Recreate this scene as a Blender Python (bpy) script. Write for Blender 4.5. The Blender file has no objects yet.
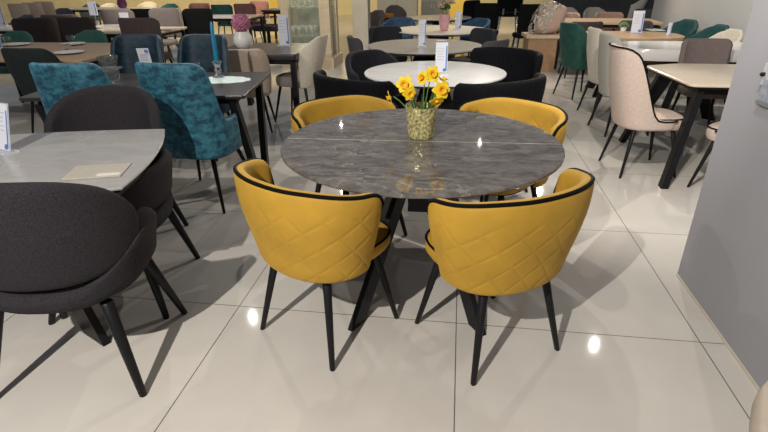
import bpy, math, random
from math import sin, cos, pi, radians as R, sqrt
from mathutils import Vector, Matrix
random.seed(7)
S = bpy.context.scene
COL = S.collection
S.view_settings.view_transform = 'Standard'
S.view_settings.look = 'None'
S.view_settings.gamma = 1
S.view_settings.exposure = 0.0
S.view_settings.use_curve_mapping = False

# ------------------------------------------------------------------ camera
F_PX, PITCH, YAW, ROLL, CAM_H = 505.0, 0.444706, -0.145304, -0.011028, 1.49295
_f = Vector((sin(YAW)*cos(PITCH), cos(YAW)*cos(PITCH), -sin(PITCH)))
_r0 = Vector((cos(YAW), -sin(YAW), 0)); _u0 = _r0.cross(_f)
_r = cos(ROLL)*_r0 + sin(ROLL)*_u0
_u = -sin(ROLL)*_r0 + cos(ROLL)*_u0
cd = bpy.data.cameras.new('camera'); cam = bpy.data.objects.new('camera', cd); COL.objects.link(cam)
cd.sensor_width = 36; cd.lens = 36*F_PX/768; cd.clip_start = 0.05; cd.clip_end = 100
m = Matrix.Identity(4)
for i in range(3):
    m[i][0] = _r[i]; m[i][1] = _u[i]; m[i][2] = -_f[i]
m[2][3] = CAM_H
cam.matrix_world = m
S.camera = cam

def on_x(px, py, X):
    d = _f + (px-384)/F_PX*_r - (py-216)/F_PX*_u
    t = X/d.x
    return Vector((X, d.y*t, CAM_H+d.z*t))

def at(px, py, z=0.0):
    """the point at height z seen at pixel (px, py) of the survey photo"""
    d = _f + (px-384)/F_PX*_r - (py-216)/F_PX*_u
    t = (z-CAM_H)/d.z
    return Vector((d.x*t, d.y*t, z))

# ------------------------------------------------------------------ materials
_M = {}
def mat(name, col, rough=.5, noise=0, amt=.12, bump=0, bscale=None, metal=0, sheen=0, trans=0, ior=1.45, coat=0, alpha=1, spec=None):
    if name in _M: return _M[name]
    ma = bpy.data.materials.new(name); ma.use_nodes = True; _M[name] = ma
    nt = ma.node_tree; b = nt.nodes['Principled BSDF']
    b.inputs['Base Color'].default_value = (*col, 1); b.inputs['Roughness'].default_value = rough
    b.inputs['Metallic'].default_value = metal; b.inputs['IOR'].default_value = ior
    b.inputs['Transmission Weight'].default_value = trans
    b.inputs['Coat Weight'].default_value = coat; b.inputs['Alpha'].default_value = alpha
    if spec is not None: b.inputs['Specular IOR Level'].default_value = spec
    if sheen:
        b.inputs['Sheen Weight'].default_value = sheen; b.inputs['Sheen Roughness'].default_value = .4
        b.inputs['Sheen Tint'].default_value = (*[min(1, c*1.5+.1) for c in col], 1)
    tc = nt.nodes.new('ShaderNodeTexCoord')
    if noise:
        n = nt.nodes.new('ShaderNodeTexNoise'); n.inputs['Scale'].default_value = noise; n.inputs['Detail'].default_value = 4
        nt.links.new(tc.outputs['Object'], n.inputs['Vector'])
        r = nt.nodes.new('ShaderNodeValToRGB')
        r.color_ramp.elements[0].position = .3; r.color_ramp.elements[1].position = .7
        r.color_ramp.elements[0].color = (*[c*(1-amt) for c in col], 1)
        r.color_ramp.elements[1].color = (*[min(1, c*(1+amt)) for c in col], 1)
        nt.links.new(n.outputs['Fac'], r.inputs['Fac']); nt.links.new(r.outputs['Color'], b.inputs['Base Color'])
    if bump:
        n2 = nt.nodes.new('ShaderNodeTexNoise'); n2.inputs['Scale'].default_value = bscale or 200; n2.inputs['Detail'].default_value = 2
        nt.links.new(tc.outputs['Object'], n2.inputs['Vector'])
        bp = nt.nodes.new('ShaderNodeBump'); bp.inputs['Strength'].default_value = bump; bp.inputs['Distance'].default_value = .01
        nt.links.new(n2.outputs['Fac'], bp.inputs['Height']); nt.links.new(bp.outputs['Normal'], b.inputs['Normal'])
    return ma

def N(nt, t, **kw):
    n = nt.nodes.new(t)
    for k, v in kw.items():
        if k in n.inputs.keys() if isinstance(k, str) else False: n.inputs[k].default_value = v
        else: setattr(n, k, v)
    return n
def Mth(nt, op, a, b=None, c=None):
    n = nt.nodes.new('ShaderNodeMath'); n.operation = op
    for i, v in enumerate((a, b, c)):
        if v is None: continue
        if isinstance(v, (int, float)): n.inputs[i].default_value = v
        else: nt.links.new(v, n.inputs[i])
    return n.outputs[0]

def quilt_mat(name, col, cell=.115, strength=.6, mode='diamond', sheen=.3, rough=.75, spec=None):
    ma = mat(name, col, rough, noise=9, amt=.10, sheen=sheen, spec=spec)
    nt = ma.node_tree; b = nt.nodes['Principled BSDF']
    uv = nt.nodes.new('ShaderNodeUVMap'); uv.uv_map = 'UVMap'
    sp = nt.nodes.new('ShaderNodeSeparateXYZ'); nt.links.new(uv.outputs['UV'], sp.inputs[0])
    if mode == 'diamond':
        d1 = Mth(nt, 'ADD', sp.outputs[0], Mth(nt, 'MULTIPLY', sp.outputs[1], .9))
        d2 = Mth(nt, 'SUBTRACT', sp.outputs[0], Mth(nt, 'MULTIPLY', sp.outputs[1], 1.5))
        l1 = Mth(nt, 'ABSOLUTE', Mth(nt, 'SUBTRACT', Mth(nt, 'FRACT', Mth(nt, 'DIVIDE', d1, cell)), .5))
        l2 = Mth(nt, 'ABSOLUTE', Mth(nt, 'SUBTRACT', Mth(nt, 'FRACT', Mth(nt, 'DIVIDE', d2, cell*1.25)), .5))
        h = Mth(nt, 'MAXIMUM', Mth(nt, 'MINIMUM', l1, l2), Mth(nt, 'MULTIPLY', Mth(nt, 'MAXIMUM', Mth(nt, 'SUBTRACT', sp.outputs[1], .69), 0), 3.0))
    else:
        h = Mth(nt, 'ABSOLUTE', Mth(nt, 'SUBTRACT', Mth(nt, 'FRACT', Mth(nt, 'DIVIDE', sp.outputs[0], cell)), .5))
    hh = Mth(nt, 'MINIMUM', Mth(nt, 'MULTIPLY', h, 7.0), 1.0)
    hh = Mth(nt, 'POWER', hh, .5)
    bp = nt.nodes.new('ShaderNodeBump'); bp.inputs['Strength'].default_value = strength; bp.inputs['Distance'].default_value = .006
    nt.links.new(hh, bp.inputs['Height']); nt.links.new(bp.outputs['Normal'], b.inputs['Normal'])
    return ma

def velvet_mat(name, dark, light, scale=9):
    ma = mat(name, dark, .55, sheen=.25)
    nt = ma.node_tree; b = nt.nodes['Principled BSDF']
    tc = nt.nodes.new('ShaderNodeTexCoord')
    mp = nt.nodes.new('ShaderNodeMapping'); mp.inputs['Scale'].default_value = (1, 1, 1.4)
    nt.links.new(tc.outputs['Object'], mp.inputs[0])
    n = N(nt, 'ShaderNodeTexNoise', Scale=scale, Detail=8, Roughness=.74, Distortion=.15); nt.links.new(mp.outputs[0], n.inputs['Vector'])
    r = nt.nodes.new('ShaderNodeValToRGB'); e = r.color_ramp.elements
    e[0].position = .42; e[0].color = (*dark, 1); e[1].position = .61; e[1].color = (*light, 1)
    nt.links.new(n.outputs['Fac'], r.inputs['Fac']); nt.links.new(r.outputs['Color'], b.inputs['Base Color'])
    bp = nt.nodes.new('ShaderNodeBump'); bp.inputs['Strength'].default_value = .4; bp.inputs['Distance'].default_value = .01
    nt.links.new(n.outputs['Fac'], bp.inputs['Height']); nt.links.new(bp.outputs['Normal'], b.inputs['Normal'])
    return ma

def marble_mat(name, base, dark, vein, rough=.15, scale=1.0, vein_amt=.6, rot=.5):
    ma = mat(name, base, rough)
    nt = ma.node_tree; b = nt.nodes['Principled BSDF']
    tc = nt.nodes.new('ShaderNodeTexCoord')
    mp = nt.nodes.new('ShaderNodeMapping'); mp.inputs['Rotation'].default_value = (0, 0, rot); mp.inputs['Scale'].default_value = (scale*.8, scale*1.5, scale)
    nt.links.new(tc.outputs['Object'], mp.inputs[0])
    n = N(nt, 'ShaderNodeTexNoise', Scale=5, Detail=9, Roughness=.68, Distortion=1.0); nt.links.new(mp.outputs[0], n.inputs['Vector'])
    r = nt.nodes.new('ShaderNodeValToRGB'); e = r.color_ramp.elements
    e[0].position = .34; e[0].color = (*dark, 1); e[1].position = .66; e[1].color = (*base, 1)
    nt.links.new(n.outputs['Fac'], r.inputs['Fac'])
    n2 = N(nt, 'ShaderNodeTexNoise', Scale=1.9, Detail=6, Roughness=.55, Distortion=1.4); nt.links.new(mp.outputs[0], n2.inputs['Vector'])
    v = Mth(nt, 'ABSOLUTE', Mth(nt, 'SUBTRACT', n2.outputs['Fac'], .5))
    v = Mth(nt, 'SUBTRACT', 1.0, Mth(nt, 'MINIMUM', Mth(nt, 'MULTIPLY', v, 70), 1.0))
    n3 = N(nt, 'ShaderNodeTexNoise', Scale=2.3, Detail=2); nt.links.new(tc.outputs['Object'], n3.inputs['Vector'])
    v = Mth(nt, 'MULTIPLY', v, Mth(nt, 'MULTIPLY', Mth(nt, 'MAXIMUM', Mth(nt, 'SUBTRACT', n3.outputs['Fac'], .42), 0), 6*vein_amt))
    v = Mth(nt, 'MINIMUM', v, .85)
    mx = nt.nodes.new('ShaderNodeMix'); mx.data_type = 'RGBA'
    nt.links.new(v, mx.inputs[0]); nt.links.new(r.outputs['Color'], mx.inputs[6]); mx.inputs[7].default_value = (*vein, 1)
    nt.links.new(mx.outputs[2], b.inputs['Base Color'])
    return ma

def wood_mat(name, a, c, rough=.4):
    ma = mat(name, a, rough)
    nt = ma.node_tree; b = nt.nodes['Principled BSDF']
    tc = nt.nodes.new('ShaderNodeTexCoord')
    mp = nt.nodes.new('ShaderNodeMapping'); mp.inputs['Scale'].default_value = (2, 22, 22)
    nt.links.new(tc.outputs['Object'], mp.inputs[0])
    n = N(nt, 'ShaderNodeTexNoise', Scale=1.5, Detail=6, Roughness=.6, Distortion=.5); nt.links.new(mp.outputs[0], n.inputs['Vector'])
    r = nt.nodes.new('ShaderNodeValToRGB'); e = r.color_ramp.elements
    e[0].position = .3; e[0].color = (*a, 1); e[1].position = .7; e[1].color = (*c, 1)
    nt.links.new(n.outputs['Fac'], r.inputs['Fac']); nt.links.new(r.outputs['Color'], b.inputs['Base Color'])
    return ma

def tile_mat():
    ma = mat('polished cream porcelain', (.60, .555, .50), .045)
    nt = ma.node_tree; b = nt.nodes['Principled BSDF']; b.inputs['Specular IOR Level'].default_value = .30
    tc = nt.nodes.new('ShaderNodeTexCoord'); sp = nt.nodes.new('ShaderNodeSeparateXYZ'); nt.links.new(tc.outputs['Object'], sp.inputs[0])
    T = 1.08
    def line(s, off):
        f = Mth(nt, 'FRACT', Mth(nt, 'DIVIDE', Mth(nt, 'ADD', s, 50*T-off), T))
        d = Mth(nt, 'ABSOLUTE', Mth(nt, 'SUBTRACT', f, .5))
        return Mth(nt, 'GREATER_THAN', d, .5-.0023/T)
    g = Mth(nt, 'MAXIMUM', line(sp.outputs[0], -1.02774), line(sp.outputs[1], 1.97158))
    n = N(nt, 'ShaderNodeTexNoise', Scale=3, Detail=5, Roughness=.6); nt.links.new(tc.outputs['Object'], n.inputs['Vector'])
    r = nt.nodes.new('ShaderNodeValToRGB'); e = r.color_ramp.elements
    e[0].position = .3; e[0].color = (.545, .515, .47, 1); e[1].position = .7; e[1].color = (.60, .57, .525, 1)
    nt.links.new(n.outputs['Fac'], r.inputs['Fac'])
    mx = nt.nodes.new('ShaderNodeMix'); mx.data_type = 'RGBA'
    nt.links.new(g, mx.inputs[0]); nt.links.new(r.outputs['Color'], mx.inputs[6]); mx.inputs[7].default_value = (.12, .11, .10, 1)
    nt.links.new(mx.outputs[2], b.inputs['Base Color'])
    nt.links.new(Mth(nt, 'ADD', Mth(nt, 'MULTIPLY', g, .5), .045), b.inputs['Roughness'])
    return ma

BLACK = mat('black powder coated metal', (.008, .008, .0095), .42, noise=30, amt=.15, spec=.3)
PIPE = mat('black piping cord', (.004, .004, .004), .7, noise=80, amt=.2, spec=.12)
YEL = quilt_mat('mustard quilted velvet', (.455, .262, .026), .135, .4)
YELP = mat('mustard velvet', (.455, .262, .026), .75, noise=9, amt=.1, sheen=.3)
CHAR = mat('charcoal woven fabric', (.029, .0255, .030), .95, noise=240, amt=.5, bump=.6, bscale=260, spec=.25)
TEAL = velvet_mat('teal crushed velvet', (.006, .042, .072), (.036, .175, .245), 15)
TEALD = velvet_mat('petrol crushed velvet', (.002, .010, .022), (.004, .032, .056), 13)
BLKV = quilt_mat('black ribbed velvet', (.004, .004, .006), .05, .5, 'rib', 0.0, .8, .15)
NAVY = quilt_mat('dark slate ribbed velvet', (.010, .011, .016), .05, .6, 'rib', .05, .75, .3)
GREYF = mat('dark grey fabric', (.060, .060, .068), .9, noise=120, amt=.3, bump=.3)
CHARG = mat('anthracite fabric', (.020, .021, .026), .9, noise=120, amt=.3, bump=.3)
GREENQ = quilt_mat('sea green quilted velvet', (.045, .145, .115), .075)
GREEND = mat('dark bottle green fabric', (.013, .021, .019), .85, noise=30, amt=.2, sheen=.1)
GREENV = mat('bottle green velvet', (.012, .070, .055), .7, noise=14, amt=.25, sheen=.3)
TEALG = mat('dark teal green velvet', (.010, .070, .068), .7, noise=14, amt=.25, sheen=.3)
TAUPE = mat('taupe brown fabric', (.125, .092, .085), .9, noise=60, amt=.15, bump=.2)
TAUPED = mat('dark mocha fabric', (.050, .036, .036), .9, noise=60, amt=.2, bump=.2)
TAUPEG = mat('grey taupe fabric', (.20, .165, .15), .9, noise=60, amt=.15, bump=.2)
MAUVE = mat('mauve brown velvet', (.17, .075, .072), .8, noise=20, amt=.2, sheen=.3)
BLKF = mat('black fabric', (.004, .0045, .005), .85, noise=60, amt=.3, spec=.2)
BEIGE = mat('beige fabric', (.42, .33, .26), .9, noise=60, amt=.1, bump=.2)
CREAM = mat('cream tufted fabric', (.66, .60, .50), .9, noise=40, amt=.08, bump=.2)
PINKB = mat('pale rose beige fabric', (.60, .485, .415), .9, noise=60, amt=.08, bump=.2)
PINKG = mat('pale grey beige fabric', (.42, .40, .36), .9, noise=60, amt=.08, bump=.2)
ROSE = mat('dusty rose fabric', (.52, .36, .29), .9, noise=40, amt=.1)
BLUEV = mat('blue velvet', (.022, .065, .135), .75, noise=14, amt=.3, sheen=.4)
DKT = marble_mat('dark grey marble', (.205, .185, .168), (.072, .064, .058), (.55, .52, .48), .012, 2.4, .42, .8)
GRT = marble_mat('light grey stone', (.39, .375, .36), (.30, .29, .28), (.56, .55, .54), .2, 1.0, .45)
WHT = marble_mat('white marble', (.74, .73, .72), (.64, .635, .63), (.48, .48, .48), .15, .9, .4)
GRM = marble_mat('pale grey ceramic', (.40, .385, .37), (.33, .32, .31), (.5, .5, .5), .2, .9, .3)
BGT = marble_mat('warm beige stone', (.74, .62, .48), (.66, .55, .42), (.80, .72, .60), .18, .7, .35)
WOOD = wood_mat('light oak veneer', (.36, .235, .135), (.50, .34, .21))
WOODP = wood_mat('pale oak veneer', (.52, .36, .23), (.64, .47, .32))
DARKW = wood_mat('black stained oak', (.018, .016, .016), (.042, .038, .038), .28)
CAB = wood_mat('antique cream painted wood', (.56, .46, .32), (.66, .57, .43), .5)
OLIVE = mat('olive mirror back', (.30, .30, .21), .7, noise=6, amt=.5)
GLASS = mat('clear glass', (.96, .98, .97), .02, trans=1, ior=1.45)
PANE = mat('cabinet glass', (.55, .62, .54), .05, noise=5, amt=.05, alpha=.16)
ACRYL = mat('clear acrylic', (.75, .80, .88), .05, noise=5, amt=.03, alpha=.35)
CRYST = mat('cut crystal', (.82, .86, .85), .05, trans=1, ior=1.5, bump=1.0, bscale=60)
PAPER = mat('white paper', (.62, .64, .71), .6, noise=5, amt=.03)
BLUEI = mat('blue print', (.10, .17, .42), .6, noise=40, amt=.1)
GREYI = mat('grey print', (.42, .43, .48), .6, noise=40, amt=.1)
CERAM = mat('white glazed ceramic', (.80, .78, .75), .15, noise=5, amt=.03)
GOLD = mat('crinkled gold and silver glass', (.72, .55, .26), .16, noise=110, amt=.7, metal=.4, bump=1.0, bscale=70)
DAF = mat('daffodil yellow petal', (.90, .66, .02), .6, noise=30, amt=.12)
DAFC = mat('orange yellow trumpet', (.90, .48, .01), .6, noise=30, amt=.15)
STEM = mat('green stem', (.10, .20, .05), .6, noise=30, amt=.3)
LEAF = mat('dark green leaf', (.03, .09, .03), .5, noise=30, amt=.4)
LEAFG = mat('pale green leaf', (.14, .25, .10), .5, noise=30, amt=.4)
HYD = mat('pink hydrangea petals', (.52, .19, .30), .7, noise=25, amt=.5)
PINKV = mat('pink ceramic', (.62, .33, .34), .3, noise=20, amt=.12)
TANF = mat('dried beige petals', (.45, .33, .24), .8, noise=30, amt=.5)
PURP = mat('dark purple glass', (.10, .03, .09), .2, noise=10, amt=.4)
CANDLE = mat('teal wax', (.010, .17, .30), .35, noise=12, amt=.1)
LACE = mat('pale mint lace', (.62, .74, .72), .9, noise=60, amt=.12, bump=.6, bscale=150)
SAMPLE = mat('beige stone sample', (.40, .365, .31), .5, noise=40, amt=.06)
CARTON = mat('brown cardboard', (.36, .22, .12), .8, noise=8, amt=.12)
CARTONL = mat('pale cardboard', (.60, .46, .33), .8, noise=8, amt=.1)
PLASTIC = mat('crumpled clear plastic film', (.55, .55, .48), .15, noise=16, amt=.55, bump=1.0, bscale=22)
_nt = PLASTIC.node_tree
_n = N(_nt, 'ShaderNodeTexNoise', Scale=11, Detail=3, Distortion=1.2); _t = _nt.nodes.new('ShaderNodeTexCoord'); _nt.links.new(_t.outputs['Object'], _n.inputs['Vector'])
_nt.links.new(Mth(_nt, 'MULTIPLY', Mth(_nt, 'GREATER_THAN', _n.outputs['Fac'], .5), .85), _nt.nodes['Principled BSDF'].inputs['Alpha'])
WALLG = mat('cool grey wall paint', (.305, .305, .33), .8, noise=3, amt=.025, bump=.05, bscale=120)
WALLB = mat('warm grey wall paint', (.52, .52, .515), .8, noise=3, amt=.02)
WALLC = mat('warm yellow cream wall paint', (.80, .66, .36), .8, noise=2, amt=.06)
WALLK = mat('near black wall paint', (.03, .03, .035), .7, noise=3, amt=.2)
YPAN = mat('saffron yellow panel', (.80, .56, .10), .6, noise=3, amt=.08)
ORANGE = mat('orange fabric', (.75, .27, .03), .8, noise=30, amt=.1)
BRWN = mat('brown leather', (.035, .025, .026), .5, noise=30, amt=.3)
FOIL = mat('silver grey film', (.55, .55, .52), .3, noise=25, amt=.4, bump=.8, bscale=40)
CHROME = mat('brushed chrome', (.6, .6, .6), .25, metal=1, noise=30, amt=.1)
SWITCH = mat('white plastic', (.48, .48, .51), .4, noise=10, amt=.03)
GREYP = mat('grey blue plastic', (.30, .33, .38), .4, noise=40, amt=.3)

# ------------------------------------------------------------------ mesh helpers
class MB:
    def __init__(s): s.v = []; s.f = []; s.uv = {}
    def add(s, v, f, uv=None):
        o = len(s.v); s.v += [tuple(p) for p in v]; s.f += [tuple(i+o for i in q) for q in f]
        if uv:
            for i, t in enumerate(uv): s.uv[o+i] = t
        return s
    def box(s, c, d, rz=0):
        cx, cy, cz = c; hx, hy, hz = d[0]/2, d[1]/2, d[2]/2
        vs = []
        for z in (-hz, hz):
            for x, y in ((-hx, -hy), (hx, -hy), (hx, hy), (-hx, hy)):
                vs.append((cx+x*cos(rz)-y*sin(rz), cy+x*sin(rz)+y*cos(rz), cz+z))
        return s.add(vs, [(3, 2, 1, 0), (4, 5, 6, 7), (0, 1, 5, 4), (1, 2, 6, 5), (2, 3, 7, 6), (3, 0, 4, 7)])
    def rings(s, rs, close=True, cap=True):
        n = len(rs[0]); v = [p for r in rs for p in r]; f = []
        for i in range(len(rs)-1):
            for j in range(n if close else n-1):
                k = (j+1) % n
                f.append((i*n+j, i*n+k, (i+1)*n+k, (i+1)*n+j))
        if cap:
            f.append(tuple(reversed(range(n)))); f.append(tuple((len(rs)-1)*n+j for j in range(n)))
        return s.add(v, f)
    def tube(s, pts, r, n=8, r2=None):
        pts = [Vector(p) for p in pts]; rs = []
        up = None
        for i, p in enumerate(pts):
            t = (pts[min(i+1, len(pts)-1)]-pts[max(i-1, 0)]).normalized()
            if up is None: up = Vector((0, 0, 1)) if abs(t.z) < .9 else Vector((1, 0, 0))
            a = t.cross(up)
            if a.length < 1e-5: a = t.orthogonal()
            a.normalize(); b = a.cross(t); up = b
            rr = r if r2 is None else r+(r2-r)*i/(len(pts)-1)
            rs.append([p+rr*(cos(2*pi*k/n)*a+sin(2*pi*k/n)*b) for k in range(n)])
        return s.rings(rs)
    def leg(s, top, bot, r1, r2, n=12):
        top, bot = Vector(top), Vector(bot)
        fr = lambda r, p: [p+Vector((r*cos(2*pi*k/n), r*sin(2*pi*k/n), 0)) for k in range(n)]
        return s.rings([fr(r2*.8, bot), fr(r2, bot+(top-bot)*.012), fr(r1, top-(top-bot)*.01), fr(r1*.9, top)])
    def bar(s, p, q, w, d, side=None):
        """rectangular bar p->q, w along `side` (horizontal), d across; ends cut level"""
        p, q = Vector(p), Vector(q)
        sd = Vector(side) if side else Vector(((q-p).y, -(q-p).x, 0))
        sd.z = 0; sd.normalize()
        o = Vector((-sd.y, sd.x, 0))
        g = lambda c: [c-sd*w/2-o*d/2, c+sd*w/2-o*d/2, c+sd*w/2+o*d/2, c-sd*w/2+o*d/2]
        return s.rings([g(p), g(q)])
    def lathe(s, prof, n=40, c=(0, 0, 0), wob=None):
        rs = []
        for r, z in prof:
            rs.append([(c[0]+r*cos(2*pi*k/n)*(1 if not wob else wob(k, z)), c[1]+r*sin(2*pi*k/n)*(1 if not wob else wob(k, z)), c[2]+z) for k in range(n)])
        return s.rings(rs)
    def prism(s, out, z0, z1, bev=.004):
        cx = sum(p[0] for p in out)/len(out); cy = sum(p[1] for p in out)/len(out)
        def ins(d):
            r = []
            for x, y in out:
                l = math.hypot(x-cx, y-cy); k = (l-d)/l
                r.append((cx+(x-cx)*k, cy+(y-cy)*k))
            return r
        return s.rings([[(x, y, z) for x, y in ins(d)] for d, z in ((bev, z0), (0, z0+bev), (0, z1-bev), (bev, z1))])
    def ball(s, c, r, nu=10, nv=7, sq=(1, 1, 1)):
        v = []; f = []
        rs = []
        for i in range(1, nv):
            a = pi*i/nv
            rs.append([(c[0]+r*sq[0]*sin(a)*cos(2*pi*k/nu), c[1]+r*sq[1]*sin(a)*sin(2*pi*k/nu), c[2]-r*sq[2]*cos(a)) for k in range(nu)])
        return s.rings(rs)
    def build(s, name, ma, parent=None, smooth=True, ang=35):
        me = bpy.data.meshes.new(name); me.from_pydata(s.v, [], s.f); me.update()
        if s.uv:
            l = me.uv_layers.new(name='UVMap')
            for lp in me.loops: l.data[lp.index].uv = s.uv.get(lp.vertex_index, (0, 0))
        me.materials.append(ma)
        if smooth:
            for p in me.polygons: p.use_smooth = True
            me.set_sharp_from_angle(angle=R(ang))
        o = bpy.data.objects.new(name, me); COL.objects.link(o)
        if parent: o.parent = parent
        return o

def tag(o, label, cat, group=None):
    o['label'] = label; o['category'] = cat
    if group: o['group'] = group
    return o
def thing(name, label=None, cat=None, loc=(0, 0, 0), rz=0, group=None):
    o = bpy.data.objects.new(name, None); o.empty_display_size = .1; COL.objects.link(o)
    o.location = loc; o.rotation_euler = (0, 0, R(rz))
    if label: tag(o, label, cat, group)
    return o
def structure(o):
    o['kind'] = 'structure'; return o
def copy_tree(o, parent=None):
    c = o.copy(); COL.objects.link(c)
    if parent: c.parent = parent
    for ch in list(o.children): copy_tree(ch, c)
    return c

# ------------------------------------------------------------------ shells
def sgp(x, p): return math.copysign(abs(x)**p, x)
def smst(a, b, x):
    t = max(0, min(1, (x-a)/(b-a))); return t*t*(3-2*t)
class Shell:
    """a curved upholstered shell: plan curve round the back, heights zb(u)..zt(u)"""
    def __init__(s, W, D, A, zb, zt, t, s0=.85, lean=0., p=.8, Z0=.4, Z1=.82, yo=0., nu=36, nv=9, ls=.0):
        s.__dict__.update(locals())
    def plan(s, u, z):
        a = u*s.A
        k = s.s0+(1-s.s0)*smst(0, 1, (z-s.Z0)/(s.Z1-s.Z0))**.8 if s.s0 != 1 else 1
        x = s.W*sgp(sin(a), s.p)*k; y = -s.D*sgp(cos(a), s.p)*k + s.yo
        y -= s.lean*(z-s.Z0)*max(0, cos(a))
        return x, y
    def frame(s, u, z):
        e = 1e-3
        x, y = s.plan(u, z); x1, y1 = s.plan(u+e, z); x0, y0 = s.plan(u-e, z)
        tx, ty = x1-x0, y1-y0; l = math.hypot(tx, ty) or 1
        return x, y, ty/l, -tx/l          # outward normal
    def pt(s, u, z, o):
        x, y, nx, ny = s.frame(u, z); return (x+nx*o, y+ny*o, z)
    def mb(s):
        m = MB(); cols = []; uvs = []
        us = []
        for i in range(s.nu+1):
            q = -1+2*i/s.nu
            us.append(math.copysign(1-(1-abs(q))**1.25, q))
        arc = 0; px = None
        for u in us:
            zb, zt = s.zb(u), s.zt(u)
            r = min(s.t/2, max(.004, (zt-zb)*.45))
            e = max(0, (abs(u)-.93)/.07); tk = max(.25, sqrt(max(0, 1-e*e)))
            x, y = s.plan(u, zt)
            if px: arc += math.hypot(x-px[0], y-px[1])
            px = (x, y)
            col = []; uv = []
            L = []
            for i in range(s.nv+1): L.append((0, zb+r+(zt-zb-2*r)*i/s.nv))
            for k in range(1, 6): L.append((-s.t/2+s.t/2*cos(pi*k/6), zt-r+r*sin(pi*k/6)))
            for i in range(s.nv+1): L.append((-s.t, zt-r-(zt-zb-2*r)*i/s.nv))
            for k in range(1, 6): L.append((-s.t/2-s.t/2*cos(pi*k/6), zb+r-r*sin(pi*k/6)))
            for o, z in L:
                o2 = -s.t/2+(o+s.t/2)*tk
                col.append(s.pt(u, z, o2)); uv.append((arc, z))
            cols.append(col); uvs += uv
        n = len(cols[0]); v = [p for c in cols for p in c]; f = []
        for i in range(len(cols)-1):
            for j in range(n):
                k = (j+1) % n
                f.append((i*n+j, (i+1)*n+j, (i+1)*n+k, i*n+k))
        f.append(tuple(range(n))); f.append(tuple(reversed([(len(cols)-1)*n+j for j in range(n)])))
        m.add(v, f, uvs); return m
    def rim(s, r=.006, u0=-1, u1=1, down=0, n=48, o=0.0):
        pts = []
        if down: pts += [s.pt(u0, s.zb(u0)+(s.zt(u0)-s.zb(u0))*k, -s.t/2) for k in (down, .8)]
        for i in range(n+1):
            u = u0+(u1-u0)*i/n
            pts.append(s.pt(u, s.zt(u)-s.t*.12, -s.t*.18+o))
        if down: pts += [s.pt(u1, s.zb(u1)+(s.zt(u1)-s.zb(u1))*k, -s.t/2) for k in (.8, down)]
        return MB().tube(pts, r, 6)

def supell(W, D, p, n=36, yo=0):
    return [(W*sgp(sin(2*pi*k/n), p), yo-D*sgp(cos(2*pi*k/n), p)) for k in range(n)]
def cushion(W, D, z0, z1, p=.75, yo=0, n=36):
    m = MB(); o = supell(W, D, p, n)
    h = z1-z0; rs = []
    for k, z in ((.86, z0), (.95, z0+h*.06), (1, z0+h*.3), (1, z0+h*.62), (.975, z0+h*.84), (.92, z0+h*.95), (.75, z0+h*1.0), (.4, z0+h*1.03), (.1, z0+h*1.035)):
        rs.append([(x*k, y*k+yo, z) for x, y in o])
    return m.rings(rs)

PROTO = {}
def chair(kind, key, build, label, loc, rz, group, name='dining_chair', sc=1):
    k = (kind, key)
    if k not in PROTO:
        o = thing(name); build(o); PROTO[k] = o
    else: o = copy_tree(PROTO[k])
    o.location = (loc[0], loc[1], 0); o.rotation_euler = (0, 0, R(rz)); o.scale = (sc,)*3
    tag(o, label, 'chair', group)
    return o
def spot_back(px, py, z, rz, back=.27):
    p = at(px, py, z); a = R(rz)
    return (p.x - sin(a)*back, p.y + cos(a)*back)

def add_legs(o, tw, td, bw, bd, zt, r1=.016, r2=.010, yo=0, m=BLACK):
    for sx in (-1, 1):
        for sy in (-1, 1):
            MB().leg((sx*tw, sy*td+yo, zt), (sx*bw, sy*bd+yo, 0), r1, r2).build('leg', m, o)

def build_tub(ma, plain, pipe, W=.285, D=.27, A=92, h=.81, legs=BLACK, ends=.10, seat=None, arm=0, yo=0.):
    def b(o):
        A_ = R(A)
        zb = lambda u: .385+.02*abs(u)
        zt = lambda u: h-arm*smst(.25, 1.0, abs(u))-ends*max(0, (abs(u)-.84)/.16)**2.5
        sh = Shell(W, D, A_, zb, zt, .05, .80, .03, .9, .38, .74, yo=yo)
        sh.mb().build('backrest', ma, o)
        if pipe:
            sh.rim(.0085, down=.1).build('piping', PIPE, o)
        cushion(.235, .235, .40, .475, .7, .055).build('seat', seat or plain, o)
        if pipe:
            pts = [(x, y+.055, .468) for x, y in supell(.2325, .2325, .7, 48)]
            MB().tube(pts+[pts[0]], .005, 6).build('seat_piping', PIPE, o)
        MB().prism(supell(.19, .19, .8, yo=.02), .37, .402).build('seat_base', BLACK, o)
        add_legs(o, .155, .155, .225, .225, .375, .019, .012, .01, legs)
    return b

def build_bucket(ma, W=.25, D=.25, A=112, hb=.9, ha=.56, t=.045, lean=.10, u1=.42, u2=.92, p=.62, s0=.9, pipe=False, seat=None, legs=BLACK, wide=1, legm=(.15, .15, .215, .22), seath=.47, zb0=.37):
    def b(o):
        zb = lambda u: zb0
        zt = lambda u: hb+(ha-hb)*smst(u1, u2, abs(u))-.035*max(0, (abs(u)/u1 if abs(u) < u1 else 1))**6
        sh = Shell(W, D, R(A), zb, zt, t, s0, lean, p, .38, .8)
        sh.mb().build('backrest', ma, o)
        if pipe: sh.rim(.006, o=.012).build('piping', PIPE, o)
        cushion(W*.80, D*.84, .375, seath, .6, .03).build('seat', seat or ma, o)
        if pipe:
            pts = [(x, y+.03, seath-.012) for x, y in supell(W*.795, D*.835, .6, 40)]
            MB().tube(pts+[pts[0]], .005, 6).build('seat_piping', PIPE, o)
        add_legs(o, *legm, .38, .017, .010, 0, legs)
    return b

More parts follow.
